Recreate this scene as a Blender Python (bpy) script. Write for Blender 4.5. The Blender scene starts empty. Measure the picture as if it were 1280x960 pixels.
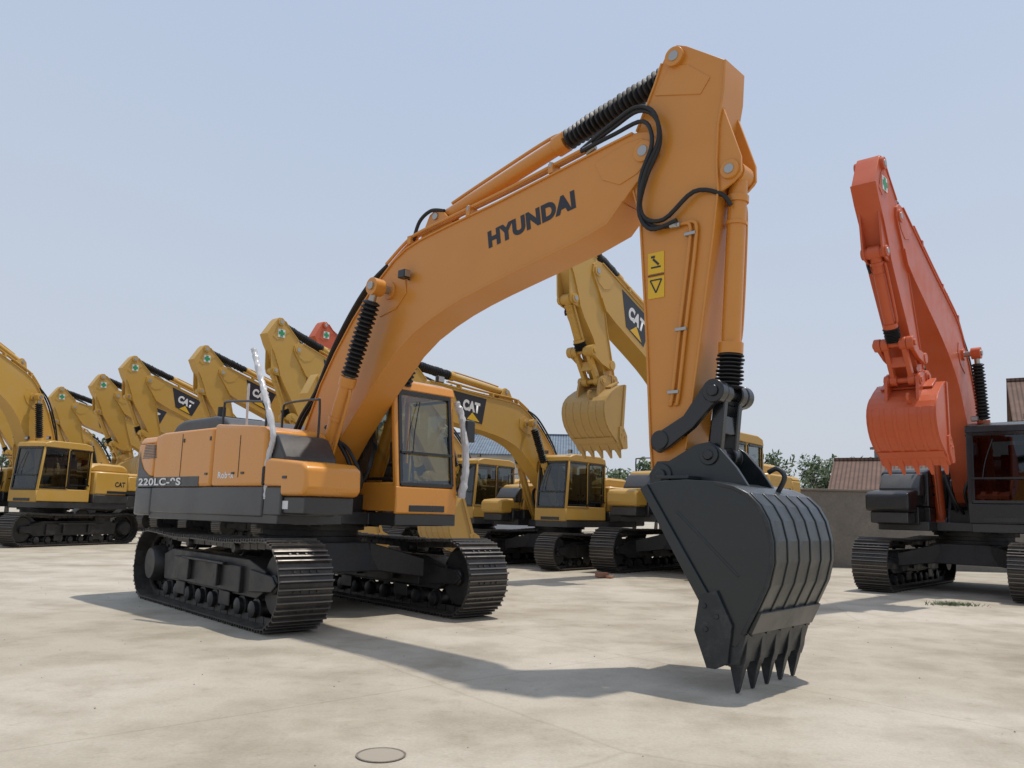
import bpy, math, random, bmesh
from mathutils import Vector, Matrix
random.seed(7)
R=math.radians
scene=bpy.context.scene
scene.view_settings.view_transform='Standard'; scene.view_settings.look='None'; scene.view_settings.exposure=0
COL=scene.collection
# ---------------------------------------------------------------- materials
def newmat(n):
    m=bpy.data.materials.new(n); m.use_nodes=True; nt=m.node_tree
    return m,nt,nt.nodes['Principled BSDF']
def noise(nt,scale,detail=6,rough=.6,coord='Object'):
    tc=nt.nodes.new('ShaderNodeTexCoord'); n=nt.nodes.new('ShaderNodeTexNoise')
    n.inputs['Scale'].default_value=scale; n.inputs['Detail'].default_value=detail; n.inputs['Roughness'].default_value=rough
    nt.links.new(tc.outputs[coord],n.inputs['Vector']); return n
def ramp(nt,src,stops):
    r=nt.nodes.new('ShaderNodeValToRGB'); e=r.color_ramp.elements
    while len(e)<len(stops): e.new(.5)
    for i,(p,c) in enumerate(stops):
        e[i].position=p; e[i].color=(*c,1) if len(c)==3 else c
    nt.links.new(src,r.inputs[0]); return r
def mixc(nt,fac,a,b,mode='MIX'):
    m=nt.nodes.new('ShaderNodeMix'); m.data_type='RGBA'; m.blend_type=mode
    for inp,v in ((m.inputs[0],fac),(m.inputs[6],a),(m.inputs[7],b)):
        if isinstance(v,(int,float)): inp.default_value=v
        elif isinstance(v,tuple): inp.default_value=(*v,1)
        else: nt.links.new(v,inp)
    return m.outputs[2]
def paint(n,c,rough=.38,dust=.25,dustc=(.36,.31,.25),coat=.25,scale=1.7,metal=0,det=5):
    m,nt,b=newmat(n)
    b.inputs['Metallic'].default_value=metal
    b.inputs['Coat Weight'].default_value=coat; b.inputs['Coat Roughness'].default_value=.15
    if dust==0:
        b.inputs['Base Color'].default_value=(*c,1); b.inputs['Roughness'].default_value=rough; return m
    a=noise(nt,scale,det,.65); r1=ramp(nt,a.outputs[0],[(.42,(0,0,0)),(.75,(1,1,1))])
    f=noise(nt,28,2,.7); r2=ramp(nt,f.outputs[0],[(.35,(.3,.3,.3)),(.7,(1,1,1))])
    k=mixc(nt,1.0,r1.outputs[0],r2.outputs[0],'MULTIPLY')
    kk=nt.nodes.new('ShaderNodeMath'); kk.operation='MULTIPLY'; kk.inputs[1].default_value=dust; nt.links.new(k,kk.inputs[0])
    dark=tuple(x*.84 for x in c)
    base=mixc(nt,a.outputs[0],dark,c)
    out=mixc(nt,kk.outputs[0],base,dustc)
    if dust>.05:   # dust settles on upward faces
        ge=nt.nodes.new('ShaderNodeNewGeometry'); sp=nt.nodes.new('ShaderNodeSeparateXYZ'); nt.links.new(ge.outputs['Normal'],sp.inputs[0])
        mr=nt.nodes.new('ShaderNodeMapRange'); mr.inputs[1].default_value=.6; mr.inputs[2].default_value=1; mr.inputs[4].default_value=min(.5,dust*1.1); nt.links.new(sp.outputs[2],mr.inputs[0])
        q=nt.nodes.new('ShaderNodeMath'); q.operation='MULTIPLY'; nt.links.new(mr.outputs[0],q.inputs[0]); nt.links.new(r2.outputs[0],q.inputs[1])
        out=mixc(nt,q.outputs[0],out,dustc)
    nt.links.new(out,b.inputs['Base Color'])
    rr=nt.nodes.new('ShaderNodeMapRange'); rr.inputs[3].default_value=rough-.06; rr.inputs[4].default_value=rough+.22
    nt.links.new(r1.outputs[0],rr.inputs[0]); nt.links.new(rr.outputs[0],b.inputs['Roughness'])
    return m
M={}
M['amber']=paint('amber_paint',(.68,.268,.034),.36,.14,(.42,.31,.19),coat=.22)
M['amber_d']=paint('amber_paint_housing',(.74,.302,.038),.30,.10,(.42,.31,.19),coat=.35)
M['yellow']=paint('yellow_paint',(.60,.35,.062),.46,.30,coat=.1,det=3)
M['orange']=paint('orange_paint',(.60,.105,.030),.44,.16,(.42,.25,.17),coat=.12,det=3)
M['dgrey']=paint('dark_grey_paint',(.030,.031,.033),.42,.15,(.2,.18,.16))
M['mgrey']=paint('mid_grey_paint',(.058,.059,.063),.45,.15,(.2,.18,.16))
M['black']=paint('black_paint',(.009,.010,.012),.33,.07,(.12,.12,.12),coat=.3)
M['bhouse']=paint('black_housing_paint',(.012,.012,.013),.38,.12,(.12,.11,.10),coat=.15)
M['track']=paint('track_steel',(.050,.046,.043),.45,.5,(.17,.145,.12),coat=0,scale=5,metal=.3)
M['worn']=paint('worn_grouser_steel',(.19,.18,.17),.38,.5,(.20,.17,.14),coat=0,scale=7,metal=.6)
M['frame']=paint('track_frame_paint',(.018,.018,.019),.5,.35,(.11,.095,.08),coat=0,scale=4)
M['bucket']=paint('bucket_paint',(.011,.016,.019),.36,.14,(.09,.10,.10),coat=.25,scale=2.5)
M['teeth']=paint('teeth_steel',(.030,.034,.038),.42,.55,(.13,.125,.12),coat=0,scale=9,metal=.3)
M['ybucket']=paint('worn_bucket_paint',(.50,.31,.09),.5,.55,(.28,.22,.15),coat=0,scale=4)
M['rubber']=paint('rubber',(.012,.012,.013),.55,.15,(.1,.1,.1),coat=0,det=2)
M['white']=paint('white_wrap',(.62,.62,.63),.4,.5,(.32,.33,.36),scale=25)
M['wtext']=paint('white_decal',(.75,.75,.75),.5,.0,coat=0)
M['ktext']=paint('black_decal',(.018,.020,.028),.45,.0,coat=0)
M['yl']=paint('label_yellow',(.75,.45,.02),.5,0,coat=0)
M['green']=paint('label_green',(.03,.30,.12),.5,0,coat=0)
M['steel']=paint('bare_steel',(.45,.44,.42),.35,.2,metal=.8,det=2)
M['seat']=paint('seat_fabric',(.03,.03,.033),.8,.0,coat=0)
def glass(n,tint,base=.07):
    m=bpy.data.materials.new(n); m.use_nodes=True; nt=m.node_tree; nt.nodes.clear()
    o=nt.nodes.new('ShaderNodeOutputMaterial'); t=nt.nodes.new('ShaderNodeBsdfTransparent'); g=nt.nodes.new('ShaderNodeBsdfGlossy')
    t.inputs[0].default_value=(*tint,1); g.inputs['Roughness'].default_value=.03; g.inputs[0].default_value=(.9,.95,1,1)
    lw=nt.nodes.new('ShaderNodeLayerWeight'); lw.inputs[0].default_value=.5
    pw=nt.nodes.new('ShaderNodeMath'); pw.operation='POWER'; pw.inputs[1].default_value=4; nt.links.new(lw.outputs['Facing'],pw.inputs[0])
    mp=nt.nodes.new('ShaderNodeMath'); mp.operation='MULTIPLY_ADD'; mp.inputs[1].default_value=.8; mp.inputs[2].default_value=base; mp.use_clamp=True; nt.links.new(pw.outputs[0],mp.inputs[0])
    mx=nt.nodes.new('ShaderNodeMixShader'); nt.links.new(mp.outputs[0],mx.inputs[0]); nt.links.new(t.outputs[0],mx.inputs[1]); nt.links.new(g.outputs[0],mx.inputs[2])
    nt.links.new(mx.outputs[0],o.inputs[0]); return m
M['glass']=glass('cab_glass',(.60,.68,.64),.11)
M['dglass']=glass('dark_cab_glass',(.34,.38,.37),.08)
M['bglass']=glass('black_cab_glass',(.14,.16,.16),.06)

# ---------------------------------------------------------------- mesh kit
class Part:
    def __init__(s): s.v=[]; s.f=[]
    def add(s,vs,fs):
        n=len(s.v); s.v+= [tuple(v) for v in vs]; s.f+=[tuple(i+n for i in f) for f in fs]
    def box(s,c,d,m=None):
        x,y,z=[k/2 for k in d]; vs=[Vector((a*x,b*y,e*z)) for a in(-1,1) for b in(-1,1) for e in(-1,1)]
        if m is not None: vs=[m@v for v in vs]
        c=Vector(c); s.add([v+c for v in vs],[(0,1,3,2),(4,6,7,5),(0,4,5,1),(2,3,7,6),(0,2,6,4),(1,5,7,3)])
    def bar(s,p,q,w,h,up=Vector((0,0,1))):
        p=Vector(p);q=Vector(q); x=(q-p); L=x.length; x.normalize(); y=Vector(up).cross(x)
        if y.length<1e-4: y=Vector((0,1,0))
        y.normalize(); z=x.cross(y); m=Matrix((x,y,z)).transposed()
        s.box((p+q)/2,(L,w,h),m)
    def prism(s,poly,y0,y1,T=None):
        P=[T(p) if T else p for p in poly]; n=len(P)
        s.add([(a,y0,b) for a,b in P]+[(a,y1,b) for a,b in P],
              [tuple(range(n)),tuple(range(2*n-1,n-1,-1))]+[(i,i+n,(i+1)%n+n,(i+1)%n) for i in range(n)])
    def strip(s,path,th,y0,y1,T=None):   # plate following a profile path
        P=[Vector(T(p) if T else p) for p in path]; n=len(P); A=[];B=[]
        for i in range(n):
            d=(P[min(i+1,n-1)]-P[max(i-1,0)]).normalized(); nn=Vector((-d.y,d.x))*th/2
            A.append(P[i]+nn); B.append(P[i]-nn)
        vs=[(p.x,y,p.y) for y in (y0,y1) for L in (A,B) for p in L]
        f=[]
        for i in range(n-1):
            a0,a1=i,i+1; b0,b1=n+i,n+i+1; c0,c1=2*n+i,2*n+i+1; d0,d1=3*n+i,3*n+i+1
            f+=[(a0,a1,b1,b0),(c0,d0,d1,c1),(a0,c0,c1,a1),(b0,b1,d1,d0)]
        f+=[(0,n,3*n,2*n),(n-1,3*n-1,4*n-1,2*n-1)]
        s.add(vs,f)
    def vprism(s,poly,z0,z1,inset=0):
        n=len(poly); cx=sum(p[0] for p in poly)/n; cy=sum(p[1] for p in poly)/n
        top=[(cx+(a-cx)*(1-inset),cy+(b-cy)*(1-inset)) for a,b in poly]
        s.add([(a,b,z0) for a,b in poly]+[(a,b,z1) for a,b in top],
              [tuple(range(n-1,-1,-1)),tuple(range(n,2*n))]+[(i,(i+1)%n,(i+1)%n+n,i+n) for i in range(n)])
    def lathe(s,p,q,prof,n=20):
        p=Vector(p);q=Vector(q); x=(q-p); L=x.length; x.normalize()
        y=x.cross(Vector((0,1,0))) if abs(x.y)<.9 else x.cross(Vector((1,0,0))); y.normalize(); z=x.cross(y)
        vs=[];fs=[]
        for t,r in prof:
            for i in range(n):
                a=2*math.pi*i/n; vs.append(p+x*(t*L)+(y*math.cos(a)+z*math.sin(a))*r)
        for k in range(len(prof)-1):
            for i in range(n):
                j=(i+1)%n; fs.append((k*n+i,k*n+j,(k+1)*n+j,(k+1)*n+i))
        fs.append(tuple(range(n-1,-1,-1))); fs.append(tuple(range((len(prof)-1)*n,len(prof)*n)))
        s.add(vs,fs)
    def cyl(s,p,q,r,n=20): s.lathe(p,q,[(0,r),(1,r)],n)
    def gaiter(s,p,q,r0,r1,k):
        prof=[]
        for i in range(k):
            w=1+random.uniform(-.06,.06)
            prof+=[(i/k,r0),((i+.35)/k,r1*w),((i+.6)/k,r1*w)]
        prof.append((1,r0)); s.lathe(p,q,prof,20)
    def tube(s,pts,r,n=10,sub=6,jit=0):
        P=[Vector(p) for p in pts]
        if len(P)>2:
            Q=[]
            for i in range(len(P)-1):
                a=P[max(i-1,0)];b=P[i];c=P[i+1];d=P[min(i+2,len(P)-1)]
                for k in range(sub):
                    t=k/sub
                    Q.append(.5*((2*b)+(c-a)*t+(2*a-5*b+4*c-d)*t*t+(3*b-a-3*c+d)*t**3))
            Q.append(P[-1]); P=Q
        vs=[];fs=[]; ref=None
        for i,pt in enumerate(P):
            x=(P[min(i+1,len(P)-1)]-P[max(i-1,0)]).normalized()
            if ref is None: ref=x.orthogonal().normalized()
            ref=(ref-x*ref.dot(x)).normalized(); z=x.cross(ref)
            rj=1+random.uniform(-jit,jit)
            for k in range(n):
                a=2*math.pi*k/n; vs.append(pt+(ref*math.cos(a)+z*math.sin(a))*r*rj*(1+random.uniform(-jit,jit)))
        for i in range(len(P)-1):
            for k in range(n):
                j=(k+1)%n; fs.append((i*n+k,i*n+j,(i+1)*n+j,(i+1)*n+k))
        fs.append(tuple(range(n-1,-1,-1))); fs.append(tuple(range((len(P)-1)*n,len(P)*n)))
        s.add(vs,fs)
    def mesh(s,name,mat,ang=35):
        me=bpy.data.meshes.new(name); me.from_pydata(s.v,[],s.f); me.materials.append(mat)
        b=bmesh.new(); b.from_mesh(me); bmesh.ops.recalc_face_normals(b,faces=b.faces); b.to_mesh(me); b.free()
        me.shade_smooth(); me.set_sharp_from_angle(angle=R(ang)); return me
    def obj(s,name,mat,parent=None,bevel=0,seg=2):
        if not s.v: return None
        return place(s.mesh(name,mat),name,parent,bevel,seg)
NOBEV=False
def place(me,name,parent=None,bevel=0,seg=2):
    o=bpy.data.objects.new(name,me); COL.objects.link(o)
    if parent: o.parent=parent
    if bevel and not (NOBEV and bevel<.02):
        m=o.modifiers.new('b','BEVEL'); m.width=bevel; m.segments=1 if NOBEV else seg; m.limit_method='ANGLE'; m.angle_limit=R(40)
    return o
def empty(name,loc=(0,0,0),rz=0,sc=1,parent=None):
    e=bpy.data.objects.new(name,None); COL.objects.link(e); e.location=loc; e.rotation_euler=(0,0,rz); e.scale=(sc,)*3; e.empty_display_size=.3
    if parent: e.parent=parent
    return e
def label(txt,name,mat,parent,p,l,ang,length,height,side='R',bold=.02):
    cu=bpy.data.curves.new(name,'FONT'); cu.body=txt; cu.size=1; cu.offset=bold; cu.space_character=1.08
    t=bpy.data.objects.new('tmp',cu); COL.objects.link(t); bpy.context.view_layer.update()
    me=bpy.data.meshes.new_from_object(t.evaluated_get(bpy.context.evaluated_depsgraph_get())); bpy.data.objects.remove(t)
    xs=[v.co.x for v in me.vertices]; ys=[v.co.y for v in me.vertices]
    x0,x1,y0,y1=min(xs),max(xs),min(ys),max(ys)
    for v in me.vertices: v.co.x=(v.co.x-x0)/(x1-x0)*length; v.co.y=(v.co.y-y0)/(y1-y0)*height
    if side=='R': X=Vector((math.cos(ang),0,math.sin(ang))); Y=Vector((-math.sin(ang),0,math.cos(ang)))
    else: X=Vector((-math.cos(ang),0,math.sin(ang))); Y=Vector((math.sin(ang),0,math.cos(ang)))
    Z=X.cross(Y); mt=Matrix((X,Y,Z)).transposed().to_4x4(); mt.translation=Vector((p[0],l,p[1]))
    me.transform(mt); me.materials.clear(); me.materials.append(mat)
    return place(me,name,parent)

# ---------------------------------------------------------------- undercarriage
def track_path(u,rr=.425,half=1.83,zc=.475):
    arc=math.pi*rr; st=2*half; tot=2*arc+2*st; u=u%tot
    if u<st: return (-half+u, zc-rr, 0.0)
    u-=st
    if u<arc:
        a=-math.pi/2+u/rr; return (half+rr*math.cos(a), zc+rr*math.sin(a), a+math.pi/2)
    u-=arc
    if u<st:
        sag=-.035*math.sin(math.pi*u/st)**2-.02*math.sin(2*math.pi*u/st)**2
        return (half-u, zc+rr+sag, math.pi)
    u-=st; a=math.pi/2+u/rr
    return (-half+rr*math.cos(a), zc+rr*math.sin(a), a+math.pi/2)
TOT=2*math.pi*.425+4*1.83
def make_track_meshes():
    out=[]
    sh=Part(); gr=Part(); n=52; pitch=TOT/n
    for i in range(n):
        x,z,a=track_path(i*pitch+.05)
        a+=random.uniform(-.012,.012)
        m=Matrix.Rotation(-a,3,'Y'); nrm=m@Vector((0,0,-1))
        c=Vector((x,random.uniform(-.003,.003),z))
        sh.box(c+nrm*.008,(pitch*1.04,.6,.014),m)
        for k,hh in ((-.44,.030),(-.1,.022),(.24,.022)):
            sh.box(c+m@Vector((k*pitch,0,0))+nrm*(.015+hh/2),(.019,.6,hh),m)
            gr.box(c+m@Vector((k*pitch,0,0))+nrm*(.015+hh+.0015),(.013,.598,.005),m)
        for yy in (-.09,.09):
            sh.box(c-nrm*.035+Vector((0,yy,0)),(pitch*.92,.035,.07),m)
        for yy in (-.13,-.05,.05,.13):
            sh.box(c+m@Vector((.09*pitch,yy,0))+nrm*.022,(.022,.022,.014),m)
    out.append(('track_shoes',sh.mesh('track_shoes',M['track'],20),0))
    out.append(('grouser_edges',gr.mesh('grouser_edges',M['worn'],20),0))
    fr=Part()
    fr.prism([(-1.45,.30),(1.45,.30),(1.62,.38),(1.62,.60),(1.2,.70),(-1.2,.70),(-1.5,.62)],-.15,.15)
    fr.prism([(-1.0,.33),(1.1,.33),(1.1,.62),(-1.0,.62)],-.2,.2)
    for sd in (-1,1):
        fr.box((0.1,sd*.235,.63),(1.3,.06,.03)); fr.box((-.35,sd*.23,.5),(.05,.05,.26)); fr.box((.55,sd*.23,.5),(.05,.05,.26))
        fr.prism([(-.9,.16),(-.6,.16),(-.6,.32),(-.9,.32)],sd*.17-.01,sd*.17+.01)
        fr.prism([(.5,.16),(.8,.16),(.8,.32),(.5,.32)],sd*.17-.01,sd*.17+.01)
        fr.prism([(1.3,.36),(1.85,.40),(1.95,.475),(1.85,.56),(1.3,.6)],sd*.16-.02,sd*.16+.02)
    out.append(('side_frame',fr.mesh('side_frame',M['frame']),.012))
    wh=Part()
    for i in range(8):
        x=-1.35+i*2.7/7
        wh.lathe((x,-.17,.18),(x,.17,.18),[(0,.05),(.05,.09),(.2,.09),(.22,.12),(.3,.12),(.31,.085),(.69,.085),(.7,.12),(.78,.12),(.8,.09),(.95,.09),(1,.05)],18)
    for x in (-.7,.75):
        wh.lathe((x,-.15,.80),(x,.15,.80),[(0,.05),(.1,.07),(.3,.07),(.31,.09),(.45,.09),(.46,.07),(1,.07)],16)
    wh.lathe((1.83,-.16,.475),(1.83,.16,.475),[(0,.08),(.05,.1),(.2,.1),(.21,.33),(.3,.36),(.38,.36),(.4,.39),(.6,.39),(.62,.36),(.7,.36),(.79,.33),(.8,.1),(.95,.1),(1,.08)],36)
    out.append(('rollers_and_idler',wh.mesh('rollers_and_idler',M['frame']),0))
    sp=Part(); pts=[]
    for i in range(22):
        for k,r in ((0,.33),(.3,.39),(.6,.39),(.9,.33)):
            a=2*math.pi*(i+k)/22; pts.append((-1.83+r*math.cos(a),.475+r*math.sin(a)))
    sp.prism(pts,-.035,.035)
    sp.lathe((-1.83,-.24,.475),(-1.83,.26,.475),[(0,.08),(.02,.2),(.12,.23),(.38,.25),(.42,.3),(.6,.3),(.62,.24),(1,.22)],32)
    for i in range(12):
        a=2*math.pi*i/12; x=-1.83+.27*math.cos(a); z=.475+.27*math.sin(a); sp.cyl((x,-.06,z),(x,-.03,z),.02,8)
    out.append(('drive_sprocket',sp.mesh('drive_sprocket',M['frame']),0))
    return out
TRK=make_track_meshes()
def undercarriage(root,gauge=1.195):
    for sd,nm in ((-1,'right'),(1,'left')):
        e=empty('track_'+nm,(0,sd*gauge,0),0,1,root)
        for n,me,bv in TRK: 
            o=place(me,nm+'_'+n,e,bv)
            if sd>0 and n=='drive_sprocket': o.scale=(1,-1,1)
    c=Part()
    c.vprism([(-.9,-.55),(.9,-.55),(.9,.55),(-.9,.55)],.5,.86,.08)
    for sx in (-1,1):
        for sy in (-1,1):
            c.add([(sx*.35,sy*.4,.52),(sx*.85,sy*.4,.52),(sx*1.15,sy*1.08,.42),(sx*.65,sy*1.08,.42),
                   (sx*.35,sy*.4,.86),(sx*.85,sy*.4,.86),(sx*1.15,sy*1.08,.66),(sx*.65,sy*1.08,.66)],
                  [(0,1,2,3),(4,5,6,7),(0,1,5,4),(1,2,6,5),(2,3,7,6),(3,0,4,7)])
    c.obj('car_body_frame',M['frame'],root,.015)
    r=Part(); r.lathe((0,0,.84),(0,0,1.1),[(0,.68),(.3,.68),(.32,.62),(.6,.62),(.62,.7),(1,.7)],40)
    r.obj('slew_ring',M['frame'],root)

# ---------------------------------------------------------------- excavator
FOOT=(.12,1.8); TIP=(5.32,4.66); BPIN=(5.53,1.63)
def rot(p,c,a): 
    x=p[0]-c[0]; y=p[1]-c[1]; return (c[0]+x*math.cos(a)-y*math.sin(a), c[1]+x*math.sin(a)+y*math.cos(a))
BOOM=[(-.16,1.95),(-.04,2.15),(.33,2.88),(.62,3.28),(.95,3.66),(1.25,3.95),(1.5,4.14),(1.72,4.30),(1.93,4.40),(2.2,4.465),(2.68,4.53),(3.44,4.62),(4.11,4.72),(4.92,4.84),(5.2,4.88),(5.36,4.85),(5.46,4.74),(5.46,4.6),(5.38,4.50),(5.22,4.36),(5.08,4.22),(4.9,4.04),(4.54,3.94),(3.70,3.78),(3.3,3.70),(2.99,3.63),(2.70,3.55),(2.44,3.46),(2.14,3.33),(1.86,3.15),(1.42,2.74),(0.88,2.20),(0.46,1.70),(.3,1.55),(.05,1.55),(-.12,1.7)]
ARM=[(5.56,5.60),(5.66,5.63),(5.76,5.58),(6.15,5.29),(6.13,5.0),(6.07,4.7),(6.05,4.36),(6.06,4.1),(6.01,3.72),(5.84,2.61),(5.72,1.85),(5.68,1.62),(5.60,1.49),(5.48,1.47),(5.40,1.56),(5.37,1.9),(5.33,2.89),(5.26,4.05),(5.16,4.4),(5.14,4.65),(5.22,4.9),(5.42,5.3),(5.5,5.5)]
def excavator(name,loc,head,swing=0,sc=1,db=0,da=0,dk=0,style='cat',short=0,kb=1):
    global NOBEV
    NOBEV = style=='cat'
    root=empty(name,(loc[0],loc[1],0),head-math.pi/2,sc)
    undercarriage(root)
    up=empty('superstructure',(0,0,0),swing,1,root)
    pm={'main':M['amber'],'cat':M['yellow'],'orange':M['orange']}[style]
    hm={'main':M['amber_d'],'cat':M['yellow'],'orange':M['bhouse']}[style]
    cm=hm
    bm={'main':M['bucket'],'cat':M['ybucket'],'orange':M['orange']}[style]
    lm={'main':M['black'],'cat':M['yellow'],'orange':M['orange']}[style]
    tm={'main':M['teeth'],'cat':M['ybucket'],'orange':M['orange']}[style]
    TB=lambda p: rot(p,FOOT,db)
    tip=TB(TIP)
    def TA(p):
        x,z=p
        if z<4.0:
            z = z+short if z<2.45 else 4.0-(4.0-z)*(1-short/1.55)
        q=rot((x,z),TIP,da); return (q[0]+tip[0]-TIP[0],q[1]+tip[1]-TIP[1])
    def TK(p):
        p=(BPIN[0]+(p[0]-BPIN[0])*kb,BPIN[1]+(p[1]-BPIN[1])*kb); p=rot(p,BPIN,dk)
        q=rot((p[0],p[1]+short),TIP,da); return (q[0]+tip[0]-TIP[0],q[1]+tip[1]-TIP[1])
    V=lambda p,l: Vector((p[0],l,p[1]))
    # ---- boom
    BW=.20
    b=Part(); b.prism(BOOM,-BW,BW,TB)
    for p,r in (((1.68,3.92),.11),((.12,1.8),.2)):
        b.cyl(V(TB(p),-.245),V(TB(p),.245),r,28)
    b.strip(BOOM[1:15],.022,-BW-.02,BW+.02,TB); b.strip(BOOM[20:33],.022,-BW-.02,BW+.02,TB)
    for sd in (-1,1):
        b.prism([(1.38,3.78),(1.5,4.02),(1.72,4.12),(1.95,4.05),(1.98,3.85),(1.8,3.68),(1.5,3.62)],sd*.206-.006,sd*.206+.006,TB)
        b.prism([(4.75,4.70),(5.1,4.80),(5.3,4.80),(5.41,4.70),(5.41,4.60),(5.25,4.46),(5.05,4.40),(4.85,4.5)],sd*.204-.005,sd*.204+.005,TB)
    br_=[(2.05,4.42),(2.25,4.78),(2.38,4.84),(2.48,4.78),(2.75,4.5)]
    b.prism(br_,-.13,-.10,TB); b.prism(br_,.10,.13,TB)
    b.obj('boom',pm,up,.008)
    pn=Part()
    for p,w,r in ((TB((1.68,3.92)),.53,.05),(TB((2.36,4.74)),.15,.045),(tip,.236,.055)):
        pn.cyl(V(p,-w),V(p,w),r,20)
    for p,w,r in ((TA((5.65,5.50)),.225,.05),(TA((6.17,4.26)),.195,.045)):
        pn.cyl(V(p,-w),V(p,w),r,20)
    pn.obj('pins',M['steel'],up,.006)
    cl=Part(); cl.cyl(V(tip,-.228),V(tip,.228),.105,28); cl.cyl(V(TA((5.65,5.50)),-.215),V(TA((5.65,5.50)),.215),.095,28)
    cl.cyl(V(TA((6.17,4.26)),-.185),V(TA((6.17,4.26)),.185),.085,24)
    cl.obj('pin_bosses',pm,up,.006)
    # ---- cylinders
    cy=Part(); ga=Part(); rod=Part()
    A=Vector((.55,0,1.2)); Bm=TB((1.68,3.92)); Bv=Vector((Bm[0],0,Bm[1])); D=Bv-A
    for sd in (-1,1):
        o=Vector((0,sd*.43,0)); 
        cy.cyl(A+o,A+D*.60+o,.085,24); cy.cyl(A+D*.57+o,A+D*.61+o,.105,24); cy.cyl(A+o-Vector((0,.08,0)),A+o+Vector((0,.08,0)),.12,20)
        cy.cyl(A+D*.42+o,A+D*.435+o,.098,24)
        ga.gaiter(A+D*.615+o,A+D*.94+o,.070,.108,17); rod.cyl(A+D*.5+o,A+D*.98+o,.045,14)
        cy.cyl(Bv+o-Vector((0,.075,0)),Bv+o+Vector((0,.075,0)),.105,20)
        cy.tube([A+D*.06+o+Vector((.11,0,.0)),A+D*.2+o+Vector((.125,0,-.04)),A+D*.5+o+Vector((.125,0,-.04)),A+D*.56+o+Vector((.09,0,-.02))],.02,8)
    P0=V(TB((2.36,4.74)),0); P1=V(TA((5.65,5.50)),0); D2=P1-P0
    cy.cyl(P0,P0+D2*.56,.088,24); cy.cyl(P0+D2*.53,P0+D2*.57,.112,24); cy.cyl(P0-Vector((0,.09,0)),P0+Vector((0,.09,0)),.11,20)
    cy.tube([P0+D2*.05+Vector((0,-.02,.12)),P0+D2*.2+Vector((0,-.02,.13)),P0+D2*.5+Vector((0,-.02,.13)),P0+D2*.55+Vector((0,0,.08))],.02,8)
    ga.gaiter(P0+D2*.575,P0+D2*.955,.075,.115,22); cy.cyl(P1-Vector((0,.085,0)),P1+Vector((0,.085,0)),.09,20)
    K0=V(TA((6.17,4.26)),0); K1=V(TA((6.04,2.32)),0); D3=K1-K0
    cy.cyl(K0,K0+D3*.80,.082,24); cy.cyl(K0+D3*.77,K0+D3*.82,.105,24); cy.cyl(K0-Vector((0,.085,0)),K0+Vector((0,.085,0)),.10,20)
    cy.cyl(K0+D3*.22,K0+D3*.235,.095,24); cy.cyl(K0+D3*.1,K0+D3*.13,.098,24)
    cy.tube([K0+D3*.12+Vector((0,.10,.0)),K0+D3*.2+Vector((0.03,.12,0)),K0+D3*.7+Vector((0.03,.12,0)),K0+D3*.77+Vector((0,.09,0))],.018,8)
    ga.gaiter(K0+D3*.82,K0+D3*.975,.072,.115,9)
    cy.obj('hydraulic_cylinders',pm,up,.005); ga.obj('cylinder_gaiters',M['rubber'],up); rod.obj('cylinder_rods',M['steel'],up)
    # ---- arm
    a=Part(); a.prism(ARM,-.165,.165,TA)
    a.strip(ARM[3:11],.02,-.182,.182,TA); a.strip(ARM[14:19],.02,-.182,.182,TA); a.strip(ARM[20:23],.02,-.182,.182,TA)
    for sd in (-1,1):
        a.prism([(6.02,4.98),(6.10,4.9),(6.27,4.36),(6.27,4.22),(6.2,4.15),(6.02,4.05)],sd*.14-.015,sd*.14+.015,TA)
        a.prism([(5.42,5.2),(5.6,5.45),(5.78,5.38),(6.0,5.18),(5.9,5.05)],sd*.169-.005,sd*.169+.005,TA)
    a.cyl(V(TA((5.52,1.93)),-.19),V(TA((5.52,1.93)),.19),.09,24); a.cyl(V(TA(BPIN),-.20),V(TA(BPIN),.20),.12,24)
    a.obj('arm',pm,up,.008)
    # ---- links
    L=Part()
    for sd in (-1,1):
        o=.235*sd
        L.prism([(5.44,1.86),(5.50,1.82),(5.60,1.86),(5.84,2.02),(6.02,2.2),(6.12,2.27),(6.12,2.38),(6.03,2.42),(5.93,2.36),(5.75,2.13),(5.5,2.0),(5.44,1.95)],o-.03,o+.03,TA)
        L.cyl(V(TA((6.04,2.32)),o-.05),V(TA((6.04,2.32)),o+.05),.10,24); L.cyl(V(TA((5.52,1.93)),o-.045),V(TA((5.52,1.93)),o+.045),.085,24)
    L.cyl(V(TA((6.04,2.32)),-.31),V(TA((6.04,2.32)),.31),.05,20)
    h0=V(TA((6.04,2.32)),0); h1=V(TK((5.98,1.79)),0)
    for sd in (-1,1):
        o=Vector((0,sd*.13,0)); L.bar(h0+o,h1+o,.07,.11)
        L.cyl(h1+o-Vector((0,.05,0)),h1+o+Vector((0,.05,0)),.085,20); L.cyl(h0+o-Vector((0,.05,0)),h0+o+Vector((0,.05,0)),.095,20)
    L.box((h0+h1)/2,(.07,.22,.16)); L.cyl(h1-Vector((0,.28,0)),h1+Vector((0,.28,0)),.045,20)
    L.obj('bucket_links',lm,up,.01)
    # ---- bucket
    k=Part(); W=.56*kb
    back=[(5.56,1.53),(5.72,1.565),(5.95,1.575),(6.2,1.56),(6.36,1.525),(6.48,1.47),(6.57,1.38),(6.63,1.27),(6.665,1.12),(6.665,.97),(6.62,.80),(6.53,.62),(6.42,.42),(6.34,.26)]
    side=back[:-1]+[(6.36,.34),(6.2,.36),(6.12,.63)]
    inner=[]
    c0=(6.2,1.0)
    for (x,z) in back: inner.append((x+(c0[0]-x)*.05,z+(c0[1]-z)*.05))
    for i in range(len(back)-1):
        k.prism([back[i],back[i+1],inner[i+1],inner[i]],-W,W,TK)
    place(k.mesh('bucket_shell',bm,40),'bucket_shell',up)
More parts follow.
